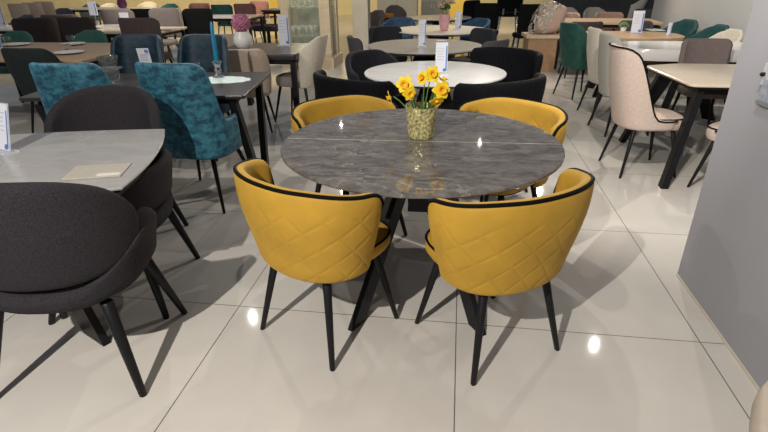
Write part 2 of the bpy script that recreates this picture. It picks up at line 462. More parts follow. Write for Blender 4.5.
def build_side(ma, W=.225, D=.10, A=70, hb=.88, z0=.50, t=.05, seat=None, round_=.09, legs=BLACK, lean=.13, pipe=False):
    """separate rounded rectangular back over an upholstered seat"""
    def b(o):
        def zt(u):
            e = max(0, (abs(u)-.6)/.4); return hb-round_*(1-sqrt(max(0, 1-e*e)))
        def zb(u):
            e = max(0, (abs(u)-.6)/.4); return z0+.05*(1-sqrt(max(0, 1-e*e)))
        Shell(W, D, R(A), zb, zt, t, .94, lean, .8, .45, .9, yo=-.12).mb().build('backrest', ma, o)
        cushion(.225, .215, .40, .485, .6, .02).build('seat', seat or ma, o)
        for sx in (-1, 1):
            MB().bar((sx*.12, -.16, .40), (sx*.12, -.225, .56), .035, .02, (1, 0, 0)).build('back_support', legs, o)
        add_legs(o, .16, .15, .21, .21, .405, .016, .010, 0, legs)
    return b

def build_oval(o, low=False):
    """wide armchair: oval back pad set in a wraparound band"""
    A = R(108)
    def sides(u): return smst(.15, .92, abs(u))
    band_t = lambda u: .475+.205*sides(u)-.10*max(0, (abs(u)-.88)/.12)**2.5
    band_b = lambda u: .385+.07*sides(u)
    Shell(.365, .31, A, band_b, band_t, .075, .86, .03, .9, .38, .75).mb().build('armrest_band', CHAR, o)
    def pz(u): return sqrt(max(0, 1-abs(u)**2.2))
    pad_t = lambda u: .655+(.05 if low else .265)*pz(u)
    pad_b = lambda u: .64-.145*pz(u)
    Shell(.352, .298, R(82), pad_b, pad_t, .06, .88, .05, .9, .38, .75).mb().build('backrest', CHAR, o)
    cushion(.275, .255, .385, .485, .75, .035).build('seat', CHAR, o)
    add_legs(o, .20, .18, .29, .27, .39, .025, .015, 0)

def build_wing(ma, W=.33, D=.29, A=100, hb=.80, ha=.66, seat=None):
    def b(o):
        zb = lambda u: .37
        zt = lambda u: hb+(ha-hb)*smst(.25, .98, abs(u))-.08*max(0, (abs(u)-.9)/.1)**2
        Shell(W, D, R(A), zb, zt, .055, .84, .06, .9, .38, .8).mb().build('backrest', ma, o)
        cushion(.25, .235, .375, .475, .7, .03).build('seat', seat or BLKF, o)
        add_legs(o, .16, .16, .22, .22, .38, .017, .011)
    return b

# ------------------------------------------------------------------ tables
def spider(o, r_top, r_bot, z1, w=.10, d=.028, a0=45, col=.11, r0=.03, n=4, angs=None):
    MB().box((0, 0, z1-.16), (col, col, .30)).build('column', BLACK, o, ang=20)
    for k in range(n):
        a = R(angs[k] if angs else a0+360/n*k)
        MB().bar((r_top*cos(a), r_top*sin(a), z1-.02), (r_bot*cos(a), r_bot*sin(a), 0), d, w, (-sin(a), cos(a), 0)).build('leg', BLACK, o, ang=20)
def round_table(label, c, Rad, ma, group=None, seam=False, rz=0, a0=45, thick=.016, base='spider', z=.76, angs=None, rb=None):
    t = thing('round_table', label, 'table', (c[0], c[1], 0), rz, group)
    if seam:
        for s in (0, 1):
            out = [(Rad*cos(pi*k/60), (Rad*sin(pi*k/60)+.0024)) for k in range(61)]
            if s: out = [(-x, -y) for x, y in out]
            m = MB(); v = []; 
            rs = [[(x, y, zz) for x, y in o2] for o2, zz in (([(x*.994, y*.994+(.0003 if not s else -.0003)) for x, y in out], z-thick), (out, z-thick+.004), (out, z-.003), ([(x*.996, y*.996 + (.0003 if not s else -.0003)) for x, y in out], z))]
            m.rings(rs); m.build('tabletop_half', ma, t, ang=40)
        MB().box((0, 0, z-.006), (2*Rad-.01, .0046, .0116)).build('seam_glint', mat('painted seam glint', (.42, .40, .37), .5, noise=10, amt=.05), t, ang=20)  # pale strip paints the light that bevelled seam edges would reflect
    else:
        MB().lathe([(Rad*.99, z-thick), (Rad, z-thick+.004), (Rad, z-.003), (Rad-.003, z)], 96).build('tabletop', ma, t, ang=40)
    MB().lathe([(Rad*.80, z-thick-.034), (Rad*.95, z-thick-.004), (Rad*.95, z-thick-.0005)], 72).build('underframe', BLACK, t, ang=40)
    spider(t, .07, rb or min(Rad*.62, .42), z-thick-.03, a0=a0, angs=angs)
    return t
def rect_out(L, W, r=.03, bow=0, n=6):
    out = []
    for cx, cy, a0 in ((L/2-r, W/2-r, 0), (-L/2+r, W/2-r, 90), (-L/2+r, -W/2+r, 180), (L/2-r, -W/2+r, 270)):
        for k in range(n+1):
            a = R(a0+90*k/n); out.append((cx+r*cos(a), cy+r*sin(a)))
    return out
def rect_table(label, c, rz, L, W, ma, legs='post', group=None, thick=.025, out=None, z=.76, inset=.06, lw=.05, name='dining_table', splay=.04):
    t = thing(name, label, 'table', (c[0], c[1], 0), rz, group)
    MB().prism(out or rect_out(L, W), z-thick, z).build('tabletop', ma, t, ang=40)
    MB().prism([(x*.92, y*.9) for x, y in (out or rect_out(L, W))], z-thick-.05, z-thick-.0005).build('underframe', BLACK, t, ang=40)
    if legs == 'post':
        for sx in (-1, 1):
            for sy in (-1, 1):
                MB().bar((sx*(L/2-inset), sy*(W/2-inset), z-thick-.02), (sx*(L/2-inset+splay), sy*(W/2-inset+splay), 0), lw, lw, (1, 0, 0)).build('leg', BLACK, t, ang=20)
    else:
        spider(t, .10, min(.42, W*.45), z-thick-.04, w=.13, d=.035, a0=45)
    return t

# ------------------------------------------------------------------ small things
def sign(label, p, rz, h=.30, w=.085, group='leaflet holders', lean=.0, tilt=0):
    t = thing('leaflet_holder', label, 'leaflet holder', p, rz, group)
    MB().box((0, 0, .004), (w*1.35, .07, .008)).build('base', ACRYL, t, ang=20)
    v = lambda x, y, z: (x, y+lean*z, z)
    def slab(x0, x1, z0, z1, y0, y1):
        return MB().add([v(x0, y0, z0), v(x1, y0, z0), v(x1, y1, z0), v(x0, y1, z0), v(x0, y0, z1), v(x1, y0, z1), v(x1, y1, z1), v(x0, y1, z1)],
                        [(3, 2, 1, 0), (4, 5, 6, 7), (0, 1, 5, 4), (1, 2, 6, 5), (2, 3, 7, 6), (3, 0, 4, 7)])
    slab(-w/2, w/2, .008, h, .002, .005).build('acrylic_back', ACRYL, t, ang=20)
    sh = slab(-w/2+.003, w/2-.003, .010, h-.004, -.001, .001).build('leaflet', PAPER, t, ang=20)
    slab(w*.34, w*.44, .02, h-.03, -.0018, -.0012).build('printed_stripe', BLUEI, sh, ang=20)
    for k in range(5):
        z = h*(.80-.09*k); slab(-w*.38, w*(.22-.07*(k % 3)), z, z+h*.018, -.0018, -.0012).build('printed_line', GREYI, sh, ang=20)
    m = MB(); n = 16; cz = h*.12; r = w*.13
    m.rings([[v(w*.25+r*cos(2*pi*k/n), -.0024, cz+r*sin(2*pi*k/n)) for k in range(n)], [v(w*.25+r*cos(2*pi*k/n), -.0012, cz+r*sin(2*pi*k/n)) for k in range(n)]])
    m.build('printed_emblem', BLUEI, sh, ang=20)
    return t

# ================================================================== SETTING
def slab_struct(name, ma, c, d, rz=0):
    return structure(MB().box(c, d, rz).build(name, ma, None, ang=20))
slab_struct('floor', tile_mat(), (-8.0, 10.0, -.05), (34, 26, .1))
slab_struct('wall_right', WALLG, (1.24+.075, .2, 1.6), (.15, 4.70, 3.2))
slab_struct('wall_side', WALLB, (3.62, 6.8, 1.6), (.15, 8.0, 3.2))
slab_struct('wall_back', WALLC, (-8.0, 22.6, 1.6), (34, .2, 3.2))
slab_struct('wall_dark', WALLK, (4.3, 12.4, 1.6), (4.6, .2, 3.2))
slab_struct('baseboard_right', mat('cream skirting strip', (.55, .50, .42), .4, noise=5, amt=.05), (1.236, .2, .006), (.008, 4.68, .012))

# ================================================================== FOREGROUND ROUND TABLE
TC = Vector((-.165, 2.385, 0))
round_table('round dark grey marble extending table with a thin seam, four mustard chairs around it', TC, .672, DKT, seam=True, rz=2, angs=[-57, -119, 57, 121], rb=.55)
yel = build_tub(YEL, YELP, True, W=.342, D=.25, A=99, yo=-.04, ends=.05, arm=.035)
def ychair(x, y, rz, label): chair('tub', 'yellow', yel, label, (x, y), rz, 'mustard chairs around the grey round table')
ychair(-.545, 1.885, -30, 'mustard quilted tub chair seen from behind, near left of the grey marble table')
ychair(.186, 1.885, 35, 'mustard quilted tub chair seen from behind, near right of the grey marble table')
ychair(-.60, 2.86, -138, 'mustard tub chair on the far left side of the grey marble round table')
ychair(.26, 2.88, 140, 'mustard tub chair on the far right side of the grey marble round table')

# gold vase + daffodils
VC = at(421, 137, .76)
def crinkle(k, z): return 1+.03*sin(k*7.1+z*190)+.025*sin(k*3.3-z*260)
t = tag(MB().lathe([(.040, 0), (.043, .003), (.046, .03), (.049, .06), (.053, .09), (.055, .105), (.0525, .105), (.048, .06), (.043, .02), (.02, .012)], 48, wob=crinkle).build('vase', GOLD, None), 'gold and silver crinkled vase of daffodils on the grey marble table', 'vase')
t.location = VC; t.scale = (1.42, 1.42, 1.5)
def daffodil(label, head, face, r=.032, root=(0, 0)):
    """head in metres from the vase centre; face = direction the bloom looks"""
    t = thing('daffodil', label, 'flower', (VC.x+root[0], VC.y+root[1], VC.z+.02), 0, 'daffodils in the gold vase')
    H = Vector((head[0]*1.32, head[1]*1.3, head[2]*1.16+.045))-Vector((root[0], root[1], .02)); r *= 1.4; fc = Vector(face).normalized()
    ctrl = Vector((H.x*.25, H.y*.25, H.z*.75))
    pts = [(1-s)**2*Vector((0, 0, 0))+2*s*(1-s)*ctrl+s*s*(H-fc*.014) for s in [i/10 for i in range(11)]]
    MB().tube(pts, .0028, 6).build('stem', STEM, t)
    q = fc.to_track_quat('Z', 'Y').to_matrix()
    m = MB()
    for k in range(6):
        a = 2*pi*k/6; pr = r*(1.0 if k % 2 else .92)
        rows = []
        for s, w, up in ((.15, .12, 0), (.45, .34, .10), (.72, .32, .14), (.92, .14, .10), (1.0, .02, .04)):
            rows.append([(s, -w, up+.03), (s, 0, up+(.02 if k % 2 else 0)), (s, w, up+.03)])
        vs = []
        for off in (0, -.05):
            for row in rows:
                for x, y, z in row:
                    p = Vector((x*pr*cos(a)-y*pr*sin(a), x*pr*sin(a)+y*pr*cos(a), (z+off)*pr))
                    vs.append(H+q@p)
        fs = []
        nrow = len(rows)
        for i in range(nrow-1):
            for j in range(2):
                a0 = i*3+j
                fs.append((a0, a0+1, a0+4, a0+3)); b0 = a0+nrow*3; fs.append((b0, b0+3, b0+4, b0+1))
        rim = [i*3 for i in range(nrow)]+[(nrow-1)*3+1]+[i*3+2 for i in reversed(range(nrow))]+[1]
        for i in range(len(rim)):
            x, y = rim[i], rim[(i+1) % len(rim)]
            fs.append((y, x, x+nrow*3, y+nrow*3))
        m.add(vs, fs)
    m.build('petals', DAF, t)
    n = 14; m = MB(); rs = []
    for rr, z in ((.10, -.1), (.22, .02), (.26, .25), (.30, .42), (.40, .52), (.34, .50), (.22, .40), (.16, .12), (.03, .10)):
        rs.append([H+q@Vector((rr*r*cos(2*pi*k/n)*(1+.12*(k % 2)*(rr > .3)), rr*r*sin(2*pi*k/n)*(1+.12*(k % 2)*(rr > .3)), z*r)) for k in range(n)])
    m.rings(rs).build('trumpet', DAFC, t)
daffodil('daffodil drooping furthest out on the left side of the gold vase', (-.115, -.005, .130), (-.9, -.2, -.3), .028, (-.02, 0))
daffodil('tallest daffodil on the left, facing the viewer above the gold vase', (-.062, -.01, .185), (-.1, -.9, .2), .034, (-.015, 0))
daffodil('daffodil just below the tallest left bloom, facing right', (-.045, -.02, .152), (.5, -.8, .0), .028, (-.01, -.01))
daffodil('topmost daffodil of the bunch, at its centre right', (.036, -.01, .228), (.2, -.85, .3), .031, (.01, 0))
daffodil('daffodil just left of the topmost bloom, turned slightly left', (.004, -.01, .214), (-.6, -.7, .3), .027, (.005, .01))
daffodil('large daffodil on the right, facing the viewer above the gold vase rim', (.070, -.015, .168), (.3, -.9, .1), .034, (.018, -.004))
daffodil('lowest daffodil on the right, drooping over the vase rim', (.056, -.03, .128), (.2, -.5, -.55), .028, (.014, -.01))
daffodil('daffodil behind the large right bloom with a half open head', (.074, .02, .195), (.5, .3, .7), .026, (.02, .01))
for k, (dx, dy, h, b) in enumerate(((-.012, .0, .20, -.03), (.0, .01, .175, .0), (.014, .004, .20, .03), (.004, -.012, .17, .012), (-.018, .012, .16, -.025), (.02, .016, .19, .045))):
    pts = [Vector((dx*1.5+b*1.3*s*s, dy*1.5, .02+(h*1.22-.02)*s)) for s in [i/8 for i in range(9)]]
    m = MB(); rs = []
    for i, p in enumerate(pts):
        w = .0055*(1-(i/8)**3)+.0006
        rs.append([p+Vector((w, 0, 0)), p+Vector((0, .0012, 0)), p+Vector((-w, 0, 0)), p+Vector((0, -.0012, 0))])
    o = tag(m.rings(rs).build('daffodil_leaf', LEAF, None), 'narrow upright green leaf among the daffodils in the gold vase', 'leaf', 'daffodil leaves in the gold vase')
    o.location = VC

# ================================================================== LEFT STONE TABLE WITH CHARCOAL CHAIRS
AC, ARZ = Vector((-2.16, 1.80, 0)), 19
out = []
hx, hy = .795, .425
for k in range(13): q = 2*k/12-1; out.append((hx+.045*(1-q*q), hy*q))
for k in range(1, 12): q = 1-2*k/12; out.append((hx*q, hy+.07*(1-q*q)))
for k in range(13): q = 1-2*k/12; out.append((-hx-.045*(1-q*q), hy*q))
for k in range(1, 12): q = -1+2*k/12; out.append((hx*q, -hy-.07*(1-q*q)))
t = thing('dining_table', 'light grey stone topped dining table at the left edge, charcoal armchairs around it', 'table', AC, ARZ)
MB().prism(out, .748, .76).build('tabletop', GRT, t, ang=40)
MB().prism([(x*.985, y*.98) for x, y in out], .738, .7475).build('top_plate', BLACK, t, ang=40)
MB().prism([(x*.95, y*.92) for x, y in out], .700, .725).build('underframe', BLACK, t, ang=40)
for sx in (-1, 1):
    MB().box((sx*.30, 0, .7315), (.30, .50, .0125)).build('slide', BLACK, t, ang=20)
    for sy in (-1, 1):
        MB().bar((sx*.22, sy*.05, .70), (sx*.50, sy*.33, 0), .17, .035, (sx*.7, sy*.7, 0)).build('leg', BLACK, t, ang=20)
MB().box((0, 0, .69), (.6, .18, .02)).build('leg_plate', BLACK, t, ang=20)
def ochair(x, y, rz, label): chair('oval', 'charcoal', build_oval, label, (x, y), rz, 'charcoal armchairs around the left stone table', 'armchair')
ochair(-1.505, 1.56, 11, 'charcoal woven armchair with oval back pad, nearest at the left edge, seen from behind')
ochair(-2.00, 2.50, -174, 'charcoal woven armchair facing the viewer across the left stone table')
chair('oval', 'low', lambda o: build_oval(o, True), 'charcoal woven armchair tucked under the rounded right end of the left stone table', (-1.665, 2.06), 102, 'charcoal armchairs around the left stone table', 'armchair')
p = at(98, 172, .76)
t = thing('sample_tile', 'square beige stone sample lying on the left grey stone table', 'sample tile', (p.x, p.y, .7605), 17)
MB().prism(rect_out(.225, .16, .004, n=2), 0, .006, .001).build('tile', SAMPLE, t, ang=30)
MB().box((.06, -.055, .0065), (.09, .03, .001)).build('sticker', mat('cream sticker', (.62, .58, .50), .6, noise=10, amt=.03), t, ang=20)
p = at(4, 152, .76)
sign('clear leaflet holder leaning on the left grey stone table with a blue edged leaflet', (p.x, p.y, .7602), -20, .22, .10, lean=.25)

# ================================================================== TEAL GROUP
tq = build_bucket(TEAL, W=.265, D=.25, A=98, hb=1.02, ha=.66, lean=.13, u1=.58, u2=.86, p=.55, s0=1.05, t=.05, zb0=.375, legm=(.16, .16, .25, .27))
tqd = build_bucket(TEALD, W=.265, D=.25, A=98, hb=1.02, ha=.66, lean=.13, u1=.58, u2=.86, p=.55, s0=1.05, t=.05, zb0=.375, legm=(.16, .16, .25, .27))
g = 'teal velvet chairs around the dark oak table'
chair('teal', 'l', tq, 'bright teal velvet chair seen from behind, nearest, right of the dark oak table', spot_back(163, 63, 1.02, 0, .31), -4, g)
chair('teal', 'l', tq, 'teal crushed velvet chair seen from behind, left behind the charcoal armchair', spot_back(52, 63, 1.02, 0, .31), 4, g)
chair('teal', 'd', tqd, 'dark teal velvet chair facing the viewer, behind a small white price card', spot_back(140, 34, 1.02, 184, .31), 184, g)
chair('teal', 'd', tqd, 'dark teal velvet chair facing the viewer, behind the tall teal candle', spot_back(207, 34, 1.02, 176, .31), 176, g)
c0, c1, c2 = at(244, 95.5, .76), at(260, 70, .76), at(17, 98, .76)
ux = (c0-c2).normalized(); rzB = math.degrees(math.atan2(ux.y, ux.x)); LB = (c0-c2).length; WB = .95
cB = (c0+c2)/2+Vector((-ux.y, ux.x, 0))*WB/2
t = thing('dining_table', 'dark stained oak table with teal chairs around it', 'table', (cB.x, cB.y, 0), rzB)
MB().prism(rect_out(LB, WB, .02), .735, .76).build('tabletop', DARKW, t, ang=40)
MB().prism([(x*.9, y*.86) for x, y in rect_out(LB, WB, .02)], .69, .7345).build('underframe', BLACK, t, ang=40)
for sx in (-1, 1):
    for sy in (-1, 1):
        MB().bar((sx*(LB/2-.10), sy*.40*WB/.95, .70), (sx*(LB/2-.06), sy*.13, 0), .05, .075, (1, 0, 0)).build('leg', BLACK, t, ang=20)
    MB().box((sx*(LB/2-.065), 0, .06), (.045, .30, .05)).build('stretcher', BLACK, t, ang=20)
# doily, candle, candlestick, vase, goblet, card
p = at(222, 80, .76); 
o = tag(MB().lathe([(.17, 0), (.20, .001), (.20, .003), (.17, .004), (.02, .004)], 60, wob=lambda k, z: 1+.04*cos(k*2*pi/5)).build('doily', LACE, None), 'pale mint lace doily on the dark oak table under the teal candle', 'doily')
o.location = (p.x, p.y, .7602); o.scale = (1.15, .75, 1)
p = at(219, 77, .764)
o = tag(MB().lathe([(.034, 0), (.036, .005), (.018, .014), (.014, .028), (.024, .045), (.016, .06), (.024, .085), (.030, .092), (.026, .100), (.014, .100), (.0135, .088), (.002, .088)], 24).build('candlestick', CRYST, None), 'cut crystal candlestick holding the teal candle on the lace doily', 'candlestick'); o.location = (p.x, p.y, .7645); o.scale = (1.35, 1.35, 1.25)
t = thing('candle', 'tall thin teal taper candle standing on the lace doily', 'candle', (p.x, p.y, .7645+.0885*1.25))
MB().lathe([(.0175, 0), (.0185, .004), (.014, .255), (.007, .30), (.002, .31)], 16).build('wax', CANDLE, t)
MB().tube([(0, 0, .305), (0, 0, .318), (.002, 0, .324)], .001, 6).build('wick', PIPE, t)
p = at(203, 71, .764)
o = tag(MB().lathe([(.024, 0), (.026, .004), (.008, .012), (.007, .045), (.022, .062), (.026, .085), (.023, .085), (.018, .066), (.004, .062)], 20).build('goblet', CRYST, None), 'small crystal goblet half hidden left of the candlestick', 'goblet'); o.location = (p.x-.06, p.y+.05, .7645)
p = at(107, 87, .76)
o = tag(MB().lathe([(.035, 0), (.038, .004), (.012, .014), (.012, .03), (.03, .05), (.055, .12), (.075, .19), (.072, .19), (.05, .12), (.02, .055), (.004, .05)], 24, wob=lambda k, z: 1+.05*(k % 2)).build('crystal_vase', CRYST, None), 'flared cut crystal vase behind the left teal chair', 'vase'); o.location = (p.x-.10, p.y+.22, .7602)
o = tag(MB().lathe([(.045, 0), (.048, .004), (.010, .012), (.010, .03), (.045, .05), (.055, .09), (.06, .13), (.085, .135), (.085, .140), (.055, .138), (.05, .09), (.03, .056), (.004, .052)], 28).build('crystal_bowl', CRYST, None), 'wide rimmed crystal footed bowl between the two front teal chairs', 'bowl'); o.location = (p.x+.06, p.y, .7602)
p = at(139, 66, .78)
t = thing('price_card', 'white price card with a blue mark standing between the teal chairs', 'price card', (p.x, p.y+.1, .7602), 8)
MB().add([(-.055, -.002+.03, 0), (.055, -.002+.03, 0), (.055, .03, 0), (-.055, .03, 0), (-.055, -.002, .16), (.055, -.002, .16), (.055, 0, .16), (-.055, 0, .16)], [(3, 2, 1, 0), (4, 5, 6, 7), (0, 1, 5, 4), (1, 2, 6, 5), (2, 3, 7, 6), (3, 0, 4, 7)]).build('card', PAPER, t, ang=20)
MB().box((.03, -.003, .135), (.03, .001, .025)).build('printed_mark', BLUEI, t, ang=20)
for k in range(3): MB().box((-.005, .002+.0046*k, .105-.022*k), (.07, .0012, .006)).build('printed_line', GREYI, t, ang=20)
for k in range(2): pass

# ================================================================== LEFT BACKGROUND
c = Vector((-4.75, 5.42, 0))
rect_table('light oak table laid with plates and cups, behind the dark green chair', c, 0, 2.1, 1.42, WOOD, lw=.06, thick=.03)
dg = build_bucket(GREEND, W=.31, D=.25, A=100, hb=.90, ha=.60, u1=.5, u2=1, p=.6, s0=.85)
chair('dkgreen', 0, dg, 'dark bottle green chair seen from behind in front of the light oak table', spot_back(20, 48, .90, 0), 0, None)
gq = build_bucket(GREENQ, W=.34, D=.26, A=95, hb=.86, ha=.68, u1=.3, u2=1, p=.85, s0=.85)
chair('greenq', 0, gq, 'sea green quilted chair behind the light oak table, cut by the left edge', spot_back(17, 31, .86, 180), 180, 'sea green quilted chairs')
chair('greenq', 0, gq, 'sea green quilted chair behind the light oak table, right of the plates', spot_back(92, 30, .86, 176), 176, 'sea green quilted chairs')
def plate(label, px, py, r=.13):
    p = at(px, py, .775)
    o = tag(MB().lathe([(r*.55, 0), (r*.6, .003), (r, .016), (r, .019), (r*.62, .006), (.01, .005)], 32).build('plate', CERAM, None), label, 'plate', 'plates on the light oak table'); o.location = (p.x, p.y, .7602); return p
def cup(label, px, py, z0):
    p = at(px, py, z0+.03)
    t = thing('glass_cup', label, 'cup', (p.x, p.y, z0), 0, 'glass cups on the plates')
    MB().lathe([(.026, 0), (.03, .003), (.042, .03), (.047, .065), (.044, .065), (.038, .03), (.024, .006), (.004, .006)], 24).build('bowl', GLASS, t)
    MB().tube([(.043, 0, .052), (.064, 0, .05), (.068, 0, .035), (.055, 0, .018), (.037, 0, .017)], .004, 6).build('handle', GLASS, t)
plate('white plate with a glass cup, nearest on the light oak table', 69, 52, .15)
plate('white plate with a glass cup, on the far side of the light oak table', 73, 43.5, .14)
plate('white plate at the left end of the light oak table', 17, 44, .15)
cup('glass cup on the nearest white plate of the oak table', 66, 47, .7675)
cup('glass cup on the far white plate of the oak table', 70, 38, .7675)
cup('small glass beside the leaflet holder at the far left', 6, 39, .7675)
p = at(13, 46, .77)
sign('leaning clear leaflet holder on the oak table with plates, far left', (p.x-.02, p.y-.20, .7602), 10, .22, .10, lean=.2)

taupe = build_side(TAUPE, W=.32, A=75, hb=1.0, D=.16); tauped = build_side(TAUPED, W=.31, A=75, hb=.98, D=.16); taupeg = build_side(TAUPEG, W=.34, A=75, hb=1.0, D=.16)
g = 'taupe chairs in the left background'
def ch(kind, key, b, label, px, py, z, rz, grp, name='dining_chair', back=.27, sc=1): return chair(kind, key, b, label, spot_back(px, py, z, rz, back), rz, grp, name, sc)
ch('side', 'taupe', taupe, 'taupe brown chair with its back toward the right of the small white cup, left background', 57, 14.2, 1.0, 8, g)
ch('side', 'tauped', tauped, 'dark mocha chair seen from behind, above the plates on the oak table', 72, 17, .98, 2, g)
ch('side', 'tauped', tauped, 'narrow dark mocha chair turned sideways, above the left sea green chair', 33, 17.5, .98, 40, g)
ch('side', 'taupeg', taupeg, 'grey taupe chair seen from behind below the purple vase', 114, 9, 1.0, 0, g)
ch('side', 'taupe', taupe, 'taupe brown chair seen from behind above the dark teal chair with the price card', 135, 17.5, 1.0, 0, g)
ch('side', 'taupeg', taupeg, 'grey taupe chair behind the small pale table, left of the black chair', 166, 8, 1.0, 178, g)
blk = build_side(BLKF, W=.31, A=75, hb=.98, D=.16)
ch('side', 'black', blk, 'black upholstered chair standing behind the dark teal chairs', 198, 8.5, .98, 180, None)
c = at(150, 31, .76)
rect_table('pale stone table between the two grey taupe chairs, left background', (c.x-.42, c.y+.28), 0, 1.3, .9, BGT, thick=.03)
o = tag(MB().prism(rect_out(.26, .18, .006), 0, .012, .002).build('book', mat('pale brochure', (.55, .42, .34), .6, noise=10, amt=.1), None), 'thin brochure lying on the pale stone table', 'brochure'); p = at(166, 30, .76); o.location = (p.x, p.y, .7602)
c = at(105, 8, .76)
rect_table('long white topped table with the purple vase, far left background', (c.x, c.y, 0), 0, 2.6, .8, CERAM, thick=.03)
p = at(123, 8, .76)
o = tag(MB().lathe([(.07, 0), (.10, .02), (.13, .10), (.11, .19), (.12, .24), (.11, .24), (.10, .19), (.115, .10), (.02, .02)], 24).build('vase', PURP, None), 'dark purple vase on the long white table', 'vase'); o.location = (p.x, p.y, .7602)
# far left clutter of chairs and tables
bgm = mat('grey green fabric', (.16, .19, .15), .9, noise=40, amt=.15)
beh = build_side(BEIGE, W=.30, A=60, hb=1.0, D=.10, round_=.04)
slt = build_bucket(mat('slate blue fabric', (.06, .08, .11), .9, noise=40, amt=.2), W=.30, D=.26, A=95, hb=.80, ha=.68, u1=.3, u2=1, p=.85, s0=.85)
g = 'beige high backed chairs in the far left corner'
ch('side', 'beh', beh, 'beige high backed chair furthest left in the far left corner', 15, 3.5, 1.0, 0, g)
ch('side', 'beh', beh, 'beige high backed chair in the far left corner, middle of the three', 29, 2.5, 1.0, 0, g)
ch('side', 'beh', beh, 'beige high backed chair in the far left corner, right of the three', 41, 1.5, 1.0, 0, g)
g = 'slate blue shell chairs in the far left'
ch('bucket', 'slate', slt, 'slate blue shell chair in front of the beige high backed chairs, far left', 28, 14.5, .80, 170, g)
ch('bucket', 'slate', slt, 'slate blue shell chair right of the beige high backed chairs, far left', 63, 8, .80, 200, g)
gg = build_bucket(bgm, W=.32, D=.26, A=95, hb=.84, ha=.68, u1=.3, u2=1, p=.85, s0=.85)
ch('bucket', 'gg', gg, 'grey green shell chair behind the tall leaflet holder, far left', 92, 3, .84, 190, None)
cm = build_bucket(CREAM, W=.34, D=.26, A=95, hb=.80, ha=.70, u1=.3, u2=1, p=.85, s0=.85)
ch('bucket', 'cm', cm, 'cream shell chair behind the grey taupe chair with the white card, far left', 110, 3.2, .80, 180, 'cream shell chairs far left')
ch('bucket', 'cm', cm, 'cream shell chair at the top edge behind the right grey taupe chair', 149, 1.5, .80, 190, 'cream shell chairs far left')
ch('side', 'black', blk, 'black chair between the two grey taupe chairs, far left', 143, 8.5, .98, 10, None)
tgc = build_bucket(TEALG, W=.32, D=.26, A=95, hb=.84, ha=.70, u1=.3, u2=1, p=.85, s0=.85)
ch('bucket', 'tgc', tgc, 'dark teal green shell chair behind the right grey taupe chair', 171, 3.5, .84, 180, None)
c = at(2, 27, .76)
rect_table('white table at the left edge behind the left sea green chair', (c.x-.2, c.y), 0, 1.5, .75, CERAM, thick=.03)
p = at(3, 26, .76); sign('tall leaflet holder on the white table at the left edge', (p.x, p.y, .7602), 0, .34, .13)
p = at(79, 17, .92)
t = thing('info_stand', 'slim grey white leaflet stand behind the dark mocha chair, far left', 'leaflet stand', (p.x, p.y+.4, 0), 0)
MB().lathe([(.14, 0), (.14, .012), (.02, .02)], 24).build('base', BLACK, t)
MB().leg((0, 0, .95), (0, 0, .018), .012, .012).build('pole', CHROME, t)
sh_ = MB().box((0, -.016, 1.03), (.15, .012, .22)).build('leaflet', PAPER, t, ang=20)
MB().box((.055, -.0232, 1.03), (.015, .002, .18)).build('printed_stripe', BLUEI, sh_, ang=20)
p = at(124, 17, .90)
t = tag(MB().box((0, 0, .105), (.16, .012, .21)).build('price_card', PAPER, None, ang=20), 'small white price card standing behind the taupe brown chair', 'price card'); 
o = rect_table('white side table carrying the small price card, far left background', (p.x-.1, p.y+.05), 0, 1.0, .5, CERAM, thick=.03)
t.location = (p.x, p.y, .7602)
# second row
dt = build_side(TEALG, W=.29, A=75, hb=.90, D=.16); mv = build_side(MAUVE, W=.29, A=75, hb=.92, D=.16)
ch('side', 'dkteal', dt, 'dark teal green chair left of the mauve chair, far background', 220, 4.5, .90, 0, None)
ch('side', 'mauve', mv, 'large mauve brown chair behind the pink hydrangea', 243, 3.5, .92, 0, 'mauve chairs')
ch('side', 'mauve', mv, 'mauve brown chair behind the dark table, beside the display cabinet', 259, 1.0, .92, 180, 'mauve chairs')
ch('side', 'mauve', mv, 'mauve brown chair at the top edge, right of the black chair', 200, 3, .92, 180, 'mauve chairs')
c = at(226, 16, .76)
rect_table('pale table with brochures left of the pink hydrangea', (c.x, c.y+.1), 0, 1.3, .8, BGT, thick=.03)
o = tag(MB().prism(rect_out(.40, .22, .006), 0, .02, .002).build('brochure', PAPER, None), 'open brochure lying on the pale table left of the hydrangea', 'brochure'); p = at(224, 16.2, .76); o.location = (p.x, p.y, .7602)
c = at(268, 11, .76)
rect_table('dark oak table with a pale runner left of the display cabinet', (c.x+.25, c.y+.75), 0, 1.1, .9, DARKW, thick=.04)
o = tag(MB().prism(rect_out(.7, .5, .006), 0, .006, .002).build('table_runner', LACE, None), 'pale runner lying on the dark table by the display cabinet', 'table runner'); o.location = (c.x+.25, c.y+.75, .7602)
# bench stool with foil
p = at(268, 28, .42)
t = thing('stool', 'dark brown padded stool on a black pedestal behind the leaflet holder', 'stool', (p.x, p.y, 0), 0)
cushion(.36, .22, .36, .50, .6).build('seat', BRWN, t)
MB().lathe([(.05, .06), (.04, .12), (.04, .365)], 16).build('column', BLACK, t)
MB().lathe([(.26, 0), (.27, .02), (.20, .05), (.04, .07)], 32).build('base', BLACK, t)

